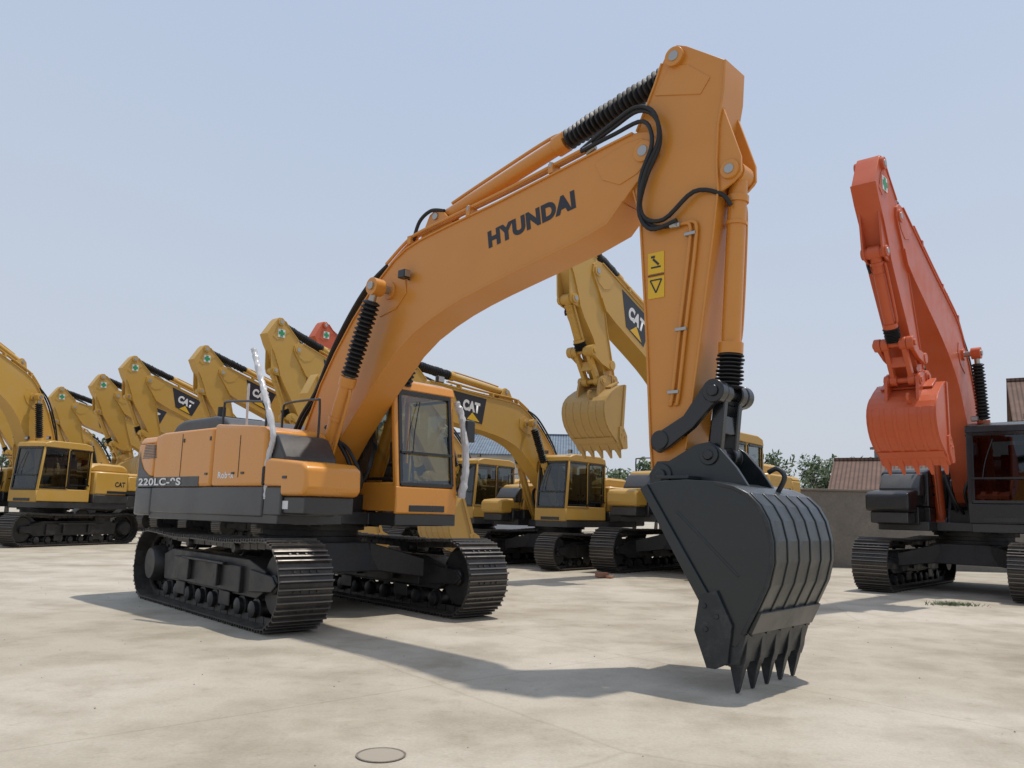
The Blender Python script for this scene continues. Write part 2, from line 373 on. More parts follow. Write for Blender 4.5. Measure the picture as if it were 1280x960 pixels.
    k=Part(); tt=Part()
    k.prism(side,-W-.022,-W+.004,TK); k.prism(side,W-.004,W+.022,TK)
    for sd in (-1,1):
        y=sd*(W+.03)
        k.prism([(5.54,1.50),(5.60,1.54),(6.18,.66),(6.10,.60)],y-.015,y+.015,TK)
        tt.prism([(6.03,.43),(6.08,.70),(6.22,.74),(6.34,.50),(6.30,.22),(6.2,.17),(6.13,.17)],y-.02,y+.02,TK)
        for bx,bz in ((6.12,.62),(6.22,.55),(6.13,.45)): tt.cyl(V(TK((bx,bz)),y-.032),V(TK((bx,bz)),y+.032),.02,8)
        tt.strip([(x+(c0[0]-x)*.03,z+(c0[1]-z)*.03) for x,z in back[3:13]],.028,sd*(W+.024)-.004,sd*(W+.024)+.004,TK)
    k.prism([(5.86,1.32),(5.875,1.335),(6.40,.86),(6.385,.845)],-W-.028,-W-.01,TK)
    tt.prism([(6.36,.44),(6.44,.44),(6.37,.22),(6.27,.20),(6.24,.28)],-W-.02,W+.02,TK)
    for j in range(6):
        y=-W+.03+j*(2*W-.06)/5
        o_=[]
        for i in range(5,len(back)):
            p=back[i]; d_=Vector((p[0]-6.15,p[1]-.95)).normalized(); o_.append((p[0]+d_.x*.003,p[1]+d_.y*.003))
        k.strip(o_,.012,y-.028,y+.028,TK)
    k.prism([(6.44,.45),(6.47,.44),(6.55,.60),(6.52,.61)],-W,W,TK)
    for sd in (-1,1):
        y=sd*.225
        k.prism([(5.42,1.50),(5.40,1.64),(5.48,1.75),(5.60,1.75),(5.85,1.88),(5.98,1.90),(6.08,1.84),(6.22,1.68),(6.32,1.53),(5.6,1.5)],y-.022,y+.022,TK)
        k.cyl(V(TK(BPIN),y-.04),V(TK(BPIN),y+.04),.10,24); k.cyl(V(TK((5.98,1.79)),y-.04),V(TK((5.98,1.79)),y+.04),.085,24)
    k.cyl(V(TK(BPIN),-.29),V(TK(BPIN),.29),.05,20)
    k.box(V(TK((5.75,1.60)),0),(.3,.9*kb,.03),Matrix.Rotation(-(da+dk),3,'Y'))
    k.tube([V(TK((6.40,1.50)),.12),V(TK((6.46,1.62)),.12),V(TK((6.40,1.69)),.12),V(TK((6.32,1.66)),.12)],.022,8)
    for j in range(5):
        y=(-.49+j*.245)*kb
        tt.prism([(6.24,.40),(6.33,.50),(6.44,.48),(6.41,.26),(6.385,.19),(6.27,.19)],y-.045,y+.045,TK)
        tt.prism([(6.42,.45),(6.47,.56),(6.50,.56),(6.46,.42)],y-.04,y+.04,TK)
        q=[TK(p) for p in ((6.275,.22),(6.39,.22),(6.33,.005),(6.31,.005))]
        w0,w1=.038,.018
        tt.add([(q[0][0],y-w0,q[0][1]),(q[1][0],y-w0,q[1][1]),(q[2][0],y-w1,q[2][1]),(q[3][0],y-w1,q[3][1]),
               (q[0][0],y+w0,q[0][1]),(q[1][0],y+w0,q[1][1]),(q[2][0],y+w1,q[2][1]),(q[3][0],y+w1,q[3][1])],
              [(0,1,2,3),(4,7,6,5),(0,4,5,1),(1,5,6,2),(2,6,7,3),(3,7,4,0)])
    k.obj('bucket_plates',bm,up,.006); tt.obj('bucket_teeth_and_cutters',tm,up,.006)
    # ---- superstructure
    d=Part()
    d.vprism([(-1.9,-1.32),(1.30,-1.32),(1.30,-.45),(.9,-.42),(.9,.25),(1.42,.25),(1.42,1.28),(-1.9,1.32)],1.08,1.24)
    for sd in (-1,1):
        d.prism([(-.5,1.2),(-.3,2.0),(.0,2.12),(.28,2.02),(.62,1.2)],sd*.30-.03,sd*.30+.03)
        for y in (.34,.53): d.prism([(.3,1.05),(.45,1.32),(.62,1.32),(.75,1.05)],sd*y-.03,sd*y+.03)
    d.obj('deck_frame',M['dgrey'],up,.015)
    lowm=M['mgrey'] if style=='main' else (M['dgrey'] if style=='cat' else M['bhouse'])
    d=Part(); d.vprism([(-1.845,-1.337),(.985,-1.337),(.985,-.5),(-1.845,-.5)],1.16,1.50); d.vprism([(1.0,-1.33),(1.35,-1.33),(1.35,-.6),(1.0,-.6)],1.18,1.50)
    d.vprism([(-1.845,.5),(-.5,.5),(-.5,1.335),(-1.845,1.335)],1.24,1.50); d.obj('lower_skirts',lowm,up,.02,3)
    def cwo(g):
        pts=[(-1.85,-1.34-g)]
        for i in range(0,7):
            a=R(90)*i/6; pts.append((-2.28-.33*math.sin(a)-g*0.3, -1.34-g+.40-.40*math.cos(a)))
        for y in (-.6,-.3,0,.3,.6): pts.append((-2.61-.12*(1-(y/.94)**2)-g*.3,y))
        for i in range(6,-1,-1):
            a=R(90)*i/6; pts.append((-2.28-.33*math.sin(a)-g*.3, 1.34+g-.40+.40*math.cos(a)))
        pts.append((-1.85,1.34+g)); return pts
    c=Part(); c.vprism(cwo(0),1.12,1.50); c.obj('counterweight_base',lowm,up,.03,3)
    c=Part(); c.vprism(cwo(.004),1.502,1.635); c.obj('counterweight_band',M['black'],up,.004)
    c=Part(); c.vprism(cwo(.0),1.637,2.10); c.vprism(cwo(0),2.10,2.20,.05); c.obj('counterweight',hm,up,.03,3)
    h=Part()
    h.prism([(-1.842,1.502),(-1.842,2.2),(-1.6,2.235),(-.24,2.24),(-.24,1.502)],-1.34,-.5)
    h.prism([(-.225,1.502),(-.225,2.28),(.85,2.20),(.98,2.14),(1.0,1.502)],-1.34,-.5)
    h.prism([(-1.842,1.502),(-1.842,2.2),(-.5,2.2),(-.5,1.502)],.5,1.34)
    h.prism([(-1.842,1.24),(-1.842,2.15),(-.45,2.15),(-.45,1.24)],-.498,.498)
    h.obj('side_housings',hm,up,.045,4)
    h=Part(); h.prism([(1.01,1.502),(1.01,1.80),(1.12,1.82),(1.75,1.76),(1.85,1.70),(1.86,1.46),(1.80,1.40),(1.36,1.40),(1.36,1.502)],-1.36,-.62)
    h.obj('tool_box',hm,up,.05,4)
    h=Part(); h.vprism([(1.36,-1.30),(1.78,-1.30),(1.78,-.66),(1.36,-.66)],1.20,1.398)
    h.prism([(1.0,1.7),(1.0,2.12),(1.12,2.08),(1.3,1.84),(1.3,1.7)],-1.28,-.58)
    h.obj('step_box',M['dgrey'],up,.02)
    h=Part(); h.prism([(-2.25,2.19),(-2.2,2.33),(-2.08,2.42),(-1.9,2.46),(-1.0,2.47),(-.8,2.43),(-.62,2.32),(-.55,2.2)],-.95,.95); h.obj('engine_hood',M['dgrey'] if style!='cat' else hm,up,.06,4)
    dt=Part()
    dt.box((-1.05,-1.342,1.90),(.008,.006,.58)); dt.box((.42,-1.342,1.86),(.008,.006,.5)); 
    for x in (-.35,.3,.52): dt.box((x,-1.345,1.66),(.06,.012,.025))
    for x in (-1.0,-.3): dt.box((x,-1.344,2.1),(.03,.012,.05))
    dt.box((1.45,-1.363,1.60),(.08,.01,.03))
    for i in range(10): dt.box((-1.85+i*.09,-.5,2.478),(.045,.55,.006))
    for i in range(9): dt.box((-1.98,-1.342,1.90+i*.022),(.42-.012*i,.010,.011))
    dt.obj('seams_handles_and_vents',M['black'],up)
    ex=Part(); ex.cyl((-1.2,-.75,2.35),(-1.2,-.75,2.62),.055,18); ex.cyl((-.75,.6,2.3),(-.75,.6,2.55),.09,18); ex.obj('exhaust',M['frame'],up)
    hr=Part()
    hr.tube([(-.2,-1.25,2.22),(-.2,-1.25,2.5),(-.1,-1.25,2.56),(.7,-1.25,2.5),(.8,-1.25,2.44),(.8,-1.25,2.15)],.015,8)
    hr.tube([(1.0,-.66,1.8),(1.0,-.66,2.5),(.9,-.66,2.58),(.3,-.66,2.58),(.2,-.66,2.5),(.2,-.66,2.2)],.015,8)
    hr.obj('hand_rails',M['black'],up)
    # ---- cab
    x0,x1,y0,y1=-.42,1.42,.22,1.26; z0=1.26
    xf=lambda z: 1.45 if z<1.75 else 1.45-(z-1.75)*.13
    cf=Part()
    cf.prism([(x0,z0),(x0,1.72),(.1,1.72),(.45,1.62),(1.43,1.62),(1.45,z0)],y0,y0+.04)
    cf.prism([(x0,z0),(x0,1.62),(1.43,1.62),(1.45,z0)],y1-.04,y1)
    cf.box((1.425,(y0+y1)/2,1.40),(.05,y1-y0-.001,.34)); cf.box((x0+.03,(y0+y1)/2,1.6),(.06,y1-y0-.002,.7))
    cf.box(((x0+1.4)/2,(y0+y1)/2,z0+.03),(1.4-x0,y1-y0-.01,.05))
    for y in (y0+.035,y1-.035):
        cf.bar((1.41,y,1.55),(xf(2.85)-.03,y,2.85),.07,.07,up=(1,0,0)); cf.bar((x0+.05,y,1.6),(x0+.08,y,2.85),.07,.12,up=(1,0,0)); cf.bar((.42,y,1.6),(.42,y,2.85),.06,.07,up=(1,0,0))
    cf.prism([(x0,2.78),(x0+.05,2.93),(x0+.3,2.99),(xf(2.9)-.25,2.99),(xf(2.9)+.0,2.92),(xf(2.8)+.03,2.80)],y0-.01,y1+.01)
    cf.obj('cab_frame',cm,up,.028,3)
    tr=Part()
    yf0,yf1=y0+.075,y1-.075
    for y in (yf0+.010,yf1-.010): tr.bar((1.436,y,1.60),(xf(2.80)+.004,y,2.80),.05,.03,up=(1,0,0))
    tr.box((1.435,(y0+y1)/2,1.60),(.03,yf1-yf0,.05)); tr.box((xf(2.77)+.008,(y0+y1)/2,2.77),(.03,yf1-yf0,.05)); tr.box((xf(2.0)+.004,(y0+y1)/2,2.0),(.03,yf1-yf0,.035))
    tr.box((1.452,(y0+y1)/2,1.30),(.012,.6,.08))
    tr.tube([(xf(2.0)+.03,y0+.25,2.0),(xf(2.3)+.03,y0+.3,2.3),(xf(2.7)+.02,y0+.42,2.68)],.008,6)
    for y in (y0-.004,y1+.004):
        tr.box(((.42+x0)/2,y,2.76),(.72,.02,.04)); tr.box((.9,y,2.76),(.8,.02,.04)); tr.box((.9,y,1.66),(.95,.02,.04)); tr.box(((.42+x0)/2,y,1.75),(.72,.02,.04))
        tr.box((.42,y,2.2),(.05,.02,1.1)); tr.box((x0+.12,y,2.25),(.04,.02,1.0))
    tr.obj('cab_trim',M['black'],up,.004)
    g=Part()
    g.add([(1.425,yf0,1.6),(1.425,yf1,1.6),(xf(2.8)-.008,yf1,2.8),(xf(2.8)-.008,yf0,2.8)],[(0,1,2,3)])
    for y in (y0+.03,y1-.03):
        g.add([(.46,y,1.6),(1.38,y,1.6),(xf(2.8)-.05,y,2.8),(.46,y,2.8)],[(0,1,2,3)]); g.add([(x0+.12,y,1.7),(.38,y,1.7),(.38,y,2.8),(x0+.12,y,2.8)],[(0,1,2,3)])
    g.add([(x0+.05,yf0,1.95),(x0+.05,yf1,1.95),(x0+.08,yf1,2.8),(x0+.08,yf0,2.8)],[(0,1,2,3)])
    g.obj('cab_glass',{'main':M['glass'],'cat':M['dglass'],'orange':M['bglass']}[style],up)
    s=Part(); ym=(y0+y1)/2
    s.prism([(.0,1.68),(.55,1.74),(.55,1.86),(.12,1.82),(.0,2.5),(-.12,2.5),(-.14,1.75)],ym-.25,ym+.25); s.box((-.09,ym,2.58),(.1,.26,.2))
    s.box((.25,ym-.36,1.78),(.6,.16,.3)); s.box((.25,ym+.36,1.78),(.6,.14,.3)); s.box((.0,ym,1.45),(.6,.6,.4))
    s.box((x0+.09,ym,1.75),(.04,.8,.5))
    s.bar((1.1,ym-.1,1.3),(1.0,ym-.1,2.0),.03,.03,up=(1,0,0)); s.bar((1.1,ym+.1,1.3),(1.0,ym+.1,2.0),.03,.03,up=(1,0,0)); s.box((1.25,y0+.14,2.0),(.06,.18,.26))
    s.cyl((.5,ym-.36,1.9),(.52,ym-.36,2.12),.025,10); s.cyl((.5,ym+.36,1.9),(.52,ym+.36,2.12),.025,10)
    s.obj('cab_interior',M['seat'],up,.02)
    # ---- pipes along boom & arm
    pp=Part(); ho=Part(); cp=Part()
    BT=lambda s_,z_,l: V(TB((s_,z_)),l)
    AT=lambda s_,z_,l: V(TA((s_,z_)),l)
    for i,l in enumerate((-.19,-.13,.13,.19)):
        dz=.05
        pp.tube([BT(1.55,4.24+dz,l),BT(1.93,4.46+dz,l),BT(2.2,4.53+dz,l),BT(2.7,4.59+dz,l),BT(3.6,4.70+dz,l),BT(4.6,4.85+dz,l)],.02,8,4)
        w_=.03*(i%2)
        ho.tube([BT(1.57,4.27,l),BT(1.2,4.07+w_,l),BT(.85,3.74+w_,l),BT(.5,3.30+w_,l),BT(.2,2.8,l),BT(-.1,2.5,l),BT(-.3,2.2,l)],.024,8,4)
    ho.tube([BT(2.02,4.50,-.17),BT(2.12,4.72,-.17),BT(2.3,4.82,-.15),BT(2.5,4.78,-.12)],.022,8)
    for q in (2.0,3.0,4.2): 
        zz={2.0:4.50,3.0:4.62,4.2:4.80}[q]
        for l in (-.16,.16): pp.box(BT(q,zz,l),(.06,.13,.10))
    for j,(l,o) in enumerate(((-.215,0),(-.235,.035),(-.20,-.03))):
        ho.tube([BT(4.58,4.90,l+.04),BT(4.98,5.0+o,l),BT(5.28,5.06+o,l-.03),BT(5.48,4.93+o,l-.04),BT(5.52,4.66+o,l-.03),AT(5.38,4.38+o,l-.03),AT(5.30,4.10-o,l-.02),AT(5.42,3.90-o,l-.0),AT(5.68,3.86+o,l+.01)] if j<2 else
                [BT(4.58,4.88,l),BT(5.0,4.92,l-.03),BT(5.35,4.93,l-.06),BT(5.46,4.68,l-.08),AT(5.32,4.36,l-.06),AT(5.33,4.02,l-.04),AT(5.55,3.93,l-.03),AT(5.85,4.12,l-.02),AT(6.08,4.06,l+.04),AT(6.15,3.95,l+.08)],.021,8,5)
    for l,x in ((-.19,5.80),(-.19,5.86)):
        pp.tube([AT(x-.12,3.86,l),AT(x-.01,3.84,l),AT(x-.02,3.6,l),AT(x-.12,2.9,l),AT(x-.20,2.3,l),AT(x-.24,2.25,l+.02)],.016,8,3)
    for z,x in ((3.75,5.80),(2.9,5.70),(2.35,5.62)): cp.box(AT(x,z,-.195),(.11,.045,.03))
    for s0,z0_ in ((3.0,4.66),(4.2,4.84)): cp.box(BT(s0,z0_,-.16),(.03,.14,.06))
    cp.cyl(BT(4.60,4.90,-.19),BT(4.72,4.925,-.19),.028,10); cp.cyl(BT(4.60,4.88,-.13),BT(4.72,4.905,-.15),.028,10); cp.cyl(AT(5.60,3.865,-.205),AT(5.70,3.86,-.195),.028,10)
    pp.obj('steel_pipes',pm,up); ho.obj('hydraulic_hoses',M['rubber'],up); cp.obj('pipe_clamps',M['steel'],up,.004)
    lp=Part(); lp.box(BT(2.02,4.05,-.29),(.12,.1,.10)); lp.bar(BT(2.02,4.0,-.2),BT(2.02,4.03,-.29),.02,.02)
    lp.box((1.15,1.15,3.06),(.06,.12,.09)); lp.box((1.15,.35,3.06),(.06,.12,.09)); lp.obj('work_lamps',M['black'],up,.01)
    ll=Part(); ll.box(BT(2.085,4.05,-.29),(.012,.075,.075)); ll.box((1.186,1.15,3.06),(.01,.1,.07)); ll.box((1.186,.35,3.06),(.01,.1,.07)); ll.obj('lamp_lenses',M['steel'],up)
    vb=Part(); vb.box((.55,0,1.35),(.5,.45,.22)); 
    vb.tube([(.75,-.1,1.4),(1.0,-.15,1.75),(.85,-.25,2.1),(.6,-.27,2.3)],.03,8); vb.tube([(.7,.1,1.4),(1.05,.1,1.8),(.85,.25,2.15),(.55,.27,2.3)],.03,8)
    vb.tube([(.8,0,1.4),(1.1,-.05,1.6),(1.0,-.2,2.0),(.7,-.25,2.15)],.025,8)
    vb.tube([(.6,-.58,1.3),(.85,-.58,1.55),(.8,-.52,1.75),(.6,-.46,1.7)],.022,8); vb.tube([(.6,-.62,1.3),(.95,-.60,1.5),(.95,-.54,1.85),(.7,-.48,1.9)],.022,8)
    vb.obj('swivel_hoses',M['rubber'],up,0)
    # ---- style labels
    if style=='main':
        label('HYUNDAI','boom_lettering',M['ktext'],up,(3.33,4.12),-.2035,math.atan2(.18,1.2),1.21,.20,'R',.06)
        bd=Part(); bd.box((-1.19,-1.3425,1.57),(1.32,.006,.125)); bd.obj('side_band',M['black'],up)
        label('220LC-9S','counterweight_lettering',M['wtext'],up,(-2.24,1.520),-1.352,0,1.25,.10,'R',.03)
        label('Robex','housing_lettering',M['wtext'],up,(-.05,1.60),-1.3425,0,.38,.08,'R',.035)
        yl=Part(); yl.box(AT(5.43,3.56,-.169),(.17,.006,.20)); yl.box(AT(5.43,3.33,-.169),(.17,.006,.20)); yl.obj('warning_labels',M['yl'],up)
        kk=Part()
        for pq in (((5.37,3.40),(5.49,3.40)),((5.37,3.40),(5.43,3.28)),((5.49,3.40),(5.43,3.28))): kk.bar(AT(*pq[0],-.174),AT(*pq[1],-.174),.004,.012)
        kk.bar(AT(5.38,3.52,-.174),AT(5.48,3.52,-.174),.004,.014); kk.bar(AT(5.40,3.60,-.174),AT(5.46,3.54,-.174),.004,.02); kk.bar(AT(5.38,3.62,-.174),AT(5.42,3.62,-.174),.004,.02)
        kk.bar(AT(5.345,3.445,-.174),AT(5.515,3.445,-.174),.004,.008); kk.obj('warning_symbols',M['ktext'],up)
        sw=Part(); sw.add([(-2.30,-1.347,2.02),(-2.24,-1.347,1.86),(-2.14,-1.347,1.75),(-1.98,-1.347,1.67),(-1.86,-1.347,1.637),(-2.30,-1.347,1.637)],[(0,1,2,3,4,5)]); sw.obj('side_graphic',M['black'],up)
        wl=Part(); wl.box((1.4,-1.3,1.30),(.12,.006,.09)); wl.obj('small_label',M['wtext'],up)
        wr=Part()
        wr.tube([(1.02,-1.30,1.36),(1.0,-1.30,1.8),(1.06,-1.30,2.1),(.80,-1.28,2.55),(.55,-1.25,2.9),(.35,-1.22,3.18)],.036,9,12,.16)
        wr.tube([(1.50,1.30,1.45),(1.52,1.34,1.9),(1.44,1.34,2.45),(1.34,1.30,2.75)],.048,9,12,.16)
        wr.tube([(-.25,-.9,2.3),(-.26,-.9,2.6),(-.27,-.9,2.85)],.016,8,6,.1)
        wr.obj('wrapped_mirror_bars',M['white'],up)
        md=Part(); md.box((1.50,1.42,2.35),(.05,.16,.30)); md.box((1.0,-1.3,1.62),(.04,.14,.22)); md.obj('mirrors',M['black'],up,.02)
    if style=='cat':
        ql=Part(); T=TB
        ql.prism([(3.25,4.52),(4.45,4.69),(4.15,4.02),(3.45,3.88)],.2025,.2055,T); ql.obj('boom_decal',M['ktext'],up)
        a0=T((4.15,4.24)); label('CAT','boom_lettering',M['wtext'],up,a0,.208,-(db+.17),.62,.27,'L',.06)
        tri=Part(); tri.prism([(3.55,3.93),(4.0,4.01),(3.8,4.17)],.206,.209,T); tri.obj('boom_decal_triangle',M['yl'],up)
        q2=Part(); q2.prism([(-2.3,1.54),(-2.3,1.62),(-1.0,1.62),(-1.0,1.54)],1.3465,1.349); q2.obj('housing_stripe',M['ktext'],up)
        label('CAT','housing_lettering',M['ktext'],up,(-1.3,1.75),1.3435,0,.42,.16,'L',.04)
    if style!='main':
        st=Part(); st.box(AT(5.72,5.20,.178),(.22,.006,.22)); st.obj('inspection_label',M['wtext'],up)
        st=Part(); st.box(AT(5.72,5.20,.183),(.19,.004,.08)); st.box(AT(5.72,5.20,.1835),(.08,.004,.19)); st.obj('inspection_cross',M['green'],up)
    NOBEV=False
    return root

excavator('excavator',(-2.6185,10.8564),.7183,swing=.8329-.7183,style='main')
H=-R(40)
# (location, heading, scale, boom, arm, bucket, arm shortening, bucket scale)
cat=[((4.6,19.3),H,1.06,12.5,-20,-6,.95,.80),((1.3,20.7),H,.90,-5,-26,-30,.5,.9),((-.95,22.9),H,.90,-6,-26,-30,.5,.9),((-3.2,27.0),H,1.05,10,-20,-8,.6,.85),((-6.7,30.9),H,1.05,9,-21,-8,.6,.85),
     ((-10.6,33.9),H,1.05,10.5,-19,-8,.6,.85),((-14.0,24.6),-R(18),1.0,17,-15,-12,0,1),((-13.1,37.0),H,1.05,8,-22,-8,.6,.85),((-16.3,40.0),H,1.05,6,-20,-8,.6,.85),((-21.0,43.0),H,1.05,7,-23,-8,.6,.85)]
for (loc,hd,sc,b_,a_,k_,sh_,kb_) in cat:
    excavator('excavator',loc,hd,0,sc,R(b_),R(a_),R(k_),'cat',sh_,kb_)
excavator('excavator',(9.15,16.0),-R(42),0,1.05,R(14.5),R(-24),R(-8),'orange',.5,.84)
excavator('excavator',(-3.35,31.0),H,0,1.08,R(20),R(-24),R(-10),'orange',.5,.9)

# ---------------------------------------------------------------- ground
m,nt,bs=newmat('concrete')
n1=noise(nt,.20,5,.6); n2=noise(nt,1.1,5,.62); n3=noise(nt,45,3,.7); n4=noise(nt,.45,5,.6); n5=noise(nt,7,3,.6)
c1=ramp(nt,n1.outputs[0],[(.30,(.38,.33,.255)),(.48,(.48,.43,.345)),(.66,(.59,.54,.455))])
c2=ramp(nt,n2.outputs[0],[(.34,(.76,.74,.71)),(.56,(1,1,1))]); c3=ramp(nt,n3.outputs[0],[(.28,(.85,.85,.85)),(.62,(1.0,1.0,1.0))])
c4=ramp(nt,n4.outputs[0],[(.34,(.62,.59,.55)),(.40,(.84,.82,.79)),(.45,(1,1,1)),(.60,(1,1,1)),(.64,(.88,.87,.85))])
c5=ramp(nt,n5.outputs[0],[(.28,(.84,.83,.80)),(.42,(1,1,1))])
col=mixc(nt,1,c1.outputs[0],c2.outputs[0],'MULTIPLY'); col=mixc(nt,1,col,c3.outputs[0],'MULTIPLY'); col=mixc(nt,.6,col,c4.outputs[0],'MULTIPLY'); col=mixc(nt,.8,col,c5.outputs[0],'MULTIPLY')
tc=nt.nodes.new('ShaderNodeTexCoord'); mp=nt.nodes.new('ShaderNodeMapping'); mp.inputs['Rotation'].default_value=(0,0,R(-42)); nt.links.new(tc.outputs['Object'],mp.inputs[0])
br=nt.nodes.new('ShaderNodeTexBrick'); br.offset=0; br.inputs['Scale'].default_value=1; br.inputs['Brick Width'].default_value=6; br.inputs['Row Height'].default_value=5; br.inputs['Mortar Size'].default_value=.012; br.inputs['Mortar Smooth'].default_value=.3
br.inputs['Color1'].default_value=(1,1,1,1); br.inputs['Color2'].default_value=(.94,.94,.93,1); br.inputs['Mortar'].default_value=(.72,.70,.66,1); nt.links.new(mp.outputs[0],br.inputs[0])
col=mixc(nt,.5,col,br.outputs[0],'MULTIPLY')
vo=nt.nodes.new('ShaderNodeTexVoronoi'); vo.feature='DISTANCE_TO_EDGE'; vo.inputs['Scale'].default_value=.16
wn=noise(nt,1.2,4,.6); mv=mixc(nt,.12,tc.outputs['Object'],wn.outputs[1],'ADD'); nt.links.new(mv,vo.inputs[0])
cr=ramp(nt,vo.outputs[0],[(0,(.70,.68,.65)),(.003,(1,1,1))]); col=mixc(nt,.45,col,cr.outputs[0],'MULTIPLY')
nt.links.new(col,bs.inputs['Base Color']); bs.inputs['Roughness'].default_value=.8
bp=nt.nodes.new('ShaderNodeBump'); bp.inputs['Strength'].default_value=.2; bp.inputs['Distance'].default_value=.02; nt.links.new(n3.outputs[0],bp.inputs['Height']); nt.links.new(bp.outputs[0],bs.inputs['Normal'])
g=Part(); g.add([(-700,-60,0),(700,-60,0),(700,1200,0),(-700,1200,0)],[(0,1,2,3)]); g.obj('ground',m)
mh=Part(); mh.lathe((-.64,4.5,.001),(-.64,4.5,.005),[(0,.125),(1,.125)],40)
mh.obj('manhole_cover',paint('manhole_cement',(.40,.355,.29),.8,.5))
mr=Part()
for i in range(40):
    a=2*math.pi*i/40; b_=2*math.pi*(i+1)/40
    mr.add([(-.64+r*math.cos(t),4.5+r*math.sin(t),.007) for t,r in ((a,.120),(b_,.120),(b_,.132),(a,.132))],[(0,1,2,3)])
mr.obj('manhole_rim',paint('rim_dirt',(.13,.11,.09),.8,.5))

# ---------------------------------------------------------------- wall, buildings
def wallmat(n,c,c2):
    m,nt,b=newmat(n); a=noise(nt,.8,5,.65); f=noise(nt,14,3,.7)
    r=ramp(nt,a.outputs[0],[(.3,c2),(.65,c)]); r2=ramp(nt,f.outputs[0],[(.3,(.8,.8,.8)),(.7,(1,1,1))])
    nt.links.new(mixc(nt,1,r.outputs[0],r2.outputs[0],'MULTIPLY'),b.inputs[0]); b.inputs['Roughness'].default_value=.9; return m
W1=wallmat('rendered_wall',(.27,.235,.19),(.17,.15,.125)); W2=wallmat('white_render',(.62,.61,.59),(.5,.49,.47))
w=Part(); w.bar((4.3,23.3,1.05),(34,21.4,1.05),.24,2.1); w.bar((4.3,23.3,2.13),(34,21.4,2.13),.32,.06)
w.obj('boundary_wall',W1,None,.01)
def tile(n,c):
    m,nt,b=newmat(n); tc=nt.nodes.new('ShaderNodeTexCoord'); wv=nt.nodes.new('ShaderNodeTexWave'); wv.inputs['Scale'].default_value=1.6; wv.bands_direction='X'; nt.links.new(tc.outputs['Object'],wv.inputs[0])
    a=noise(nt,1.5,4); r=ramp(nt,a.outputs[0],[(.3,tuple(x*.6 for x in c)),(.7,c)]); r2=ramp(nt,wv.outputs[1],[(0,(.45,.45,.45)),(.6,(1,1,1))])
    nt.links.new(mixc(nt,1,r.outputs[0],r2.outputs[0],'MULTIPLY'),b.inputs[0]); b.inputs['Roughness'].default_value=.85; return m
RT=tile('clay_tiles',(.19,.11,.08)); BT_=tile('metal_sheet',(.20,.26,.33))
def house(name,c,rz,L,D,he,hr,wm,rm,wins=4,floors=1):
    e=empty(name,(c[0],c[1],0),rz)
    w=Part(); w.box((0,0,he/2),(L,D,he)); w.add([(-L/2,-D/2,he),(-L/2,D/2,he),(-L/2,0,hr),(L/2,-D/2,he),(L/2,D/2,he),(L/2,0,hr)],[(0,1,2),(3,5,4),(0,2,5,3),(1,4,5,2)]); w.obj('walls',wm,e)
    r=Part(); k=(hr-he)/(D/2)
    for sd in (-1,1):
        o=.45; r.add([(-L/2-.3,0,hr+.06),(L/2+.3,0,hr+.06),(L/2+.3,sd*(D/2+o),he-k*o+.06),(-L/2-.3,sd*(D/2+o),he-k*o+.06),
               (-L/2-.3,0,hr+.16),(L/2+.3,0,hr+.16),(L/2+.3,sd*(D/2+o),he-k*o+.16),(-L/2-.3,sd*(D/2+o),he-k*o+.16)],[(0,1,2,3),(4,7,6,5),(0,4,5,1),(1,5,6,2),(2,6,7,3),(3,7,4,0)])
    r.bar((-L/2-.3,0,hr+.2),(L/2+.3,0,hr+.2),.25,.15); r.obj('roof',rm,e)
    gl=Part(); fr_=Part()
    for f in range(floors):
        for i in range(wins):
            x=-L/2+L*(i+.5)/wins; z=he*(f+.55)/floors
            gl.box((x,-D/2-.01,z),(1.1,.04,1.2)); 
            for dx in (-.6,0,.6): fr_.box((x+dx,-D/2-.03,z),(.07,.08,1.3))
            for dz in (-.65,.65): fr_.box((x,-D/2-.035,z+dz),(1.3,.08,.07))
    gl.obj('windows',M['bglass'],e); fr_.obj('window_frames',M['wtext'],e); 
    dr=Part(); dr.box((L*.38,-D/2-.02,1.0),(.9,.05,2.0)); dr.obj('door',M['mgrey'],e)
    return e
house('tiled_house',(21.0,39.5),-R(27),9,6,2.8,4.2,W1,RT)
house('white_house',(29.9,38),-R(30),10,7,6.2,8.4,W2,RT,4,2)
house('warehouse',(-3.0,62),R(-4),16,12,5.2,7.0,W2,BT_,7)
t=empty('water_tank',(20.0,42,0)); q=Part(); q.box((0,0,4.75),(1.6,1.0,.5)); q.box((0,0,5.1),(1.9,1.3,.12)); q.box((-.6,-.3,2.25),(.12,.12,4.5)); q.box((.6,-.3,2.25),(.12,.12,4.5)); q.box((-.6,.3,2.25),(.12,.12,4.5)); q.box((.6,.3,2.25),(.12,.12,4.5)); q.obj('tank_body',M['mgrey'],t)

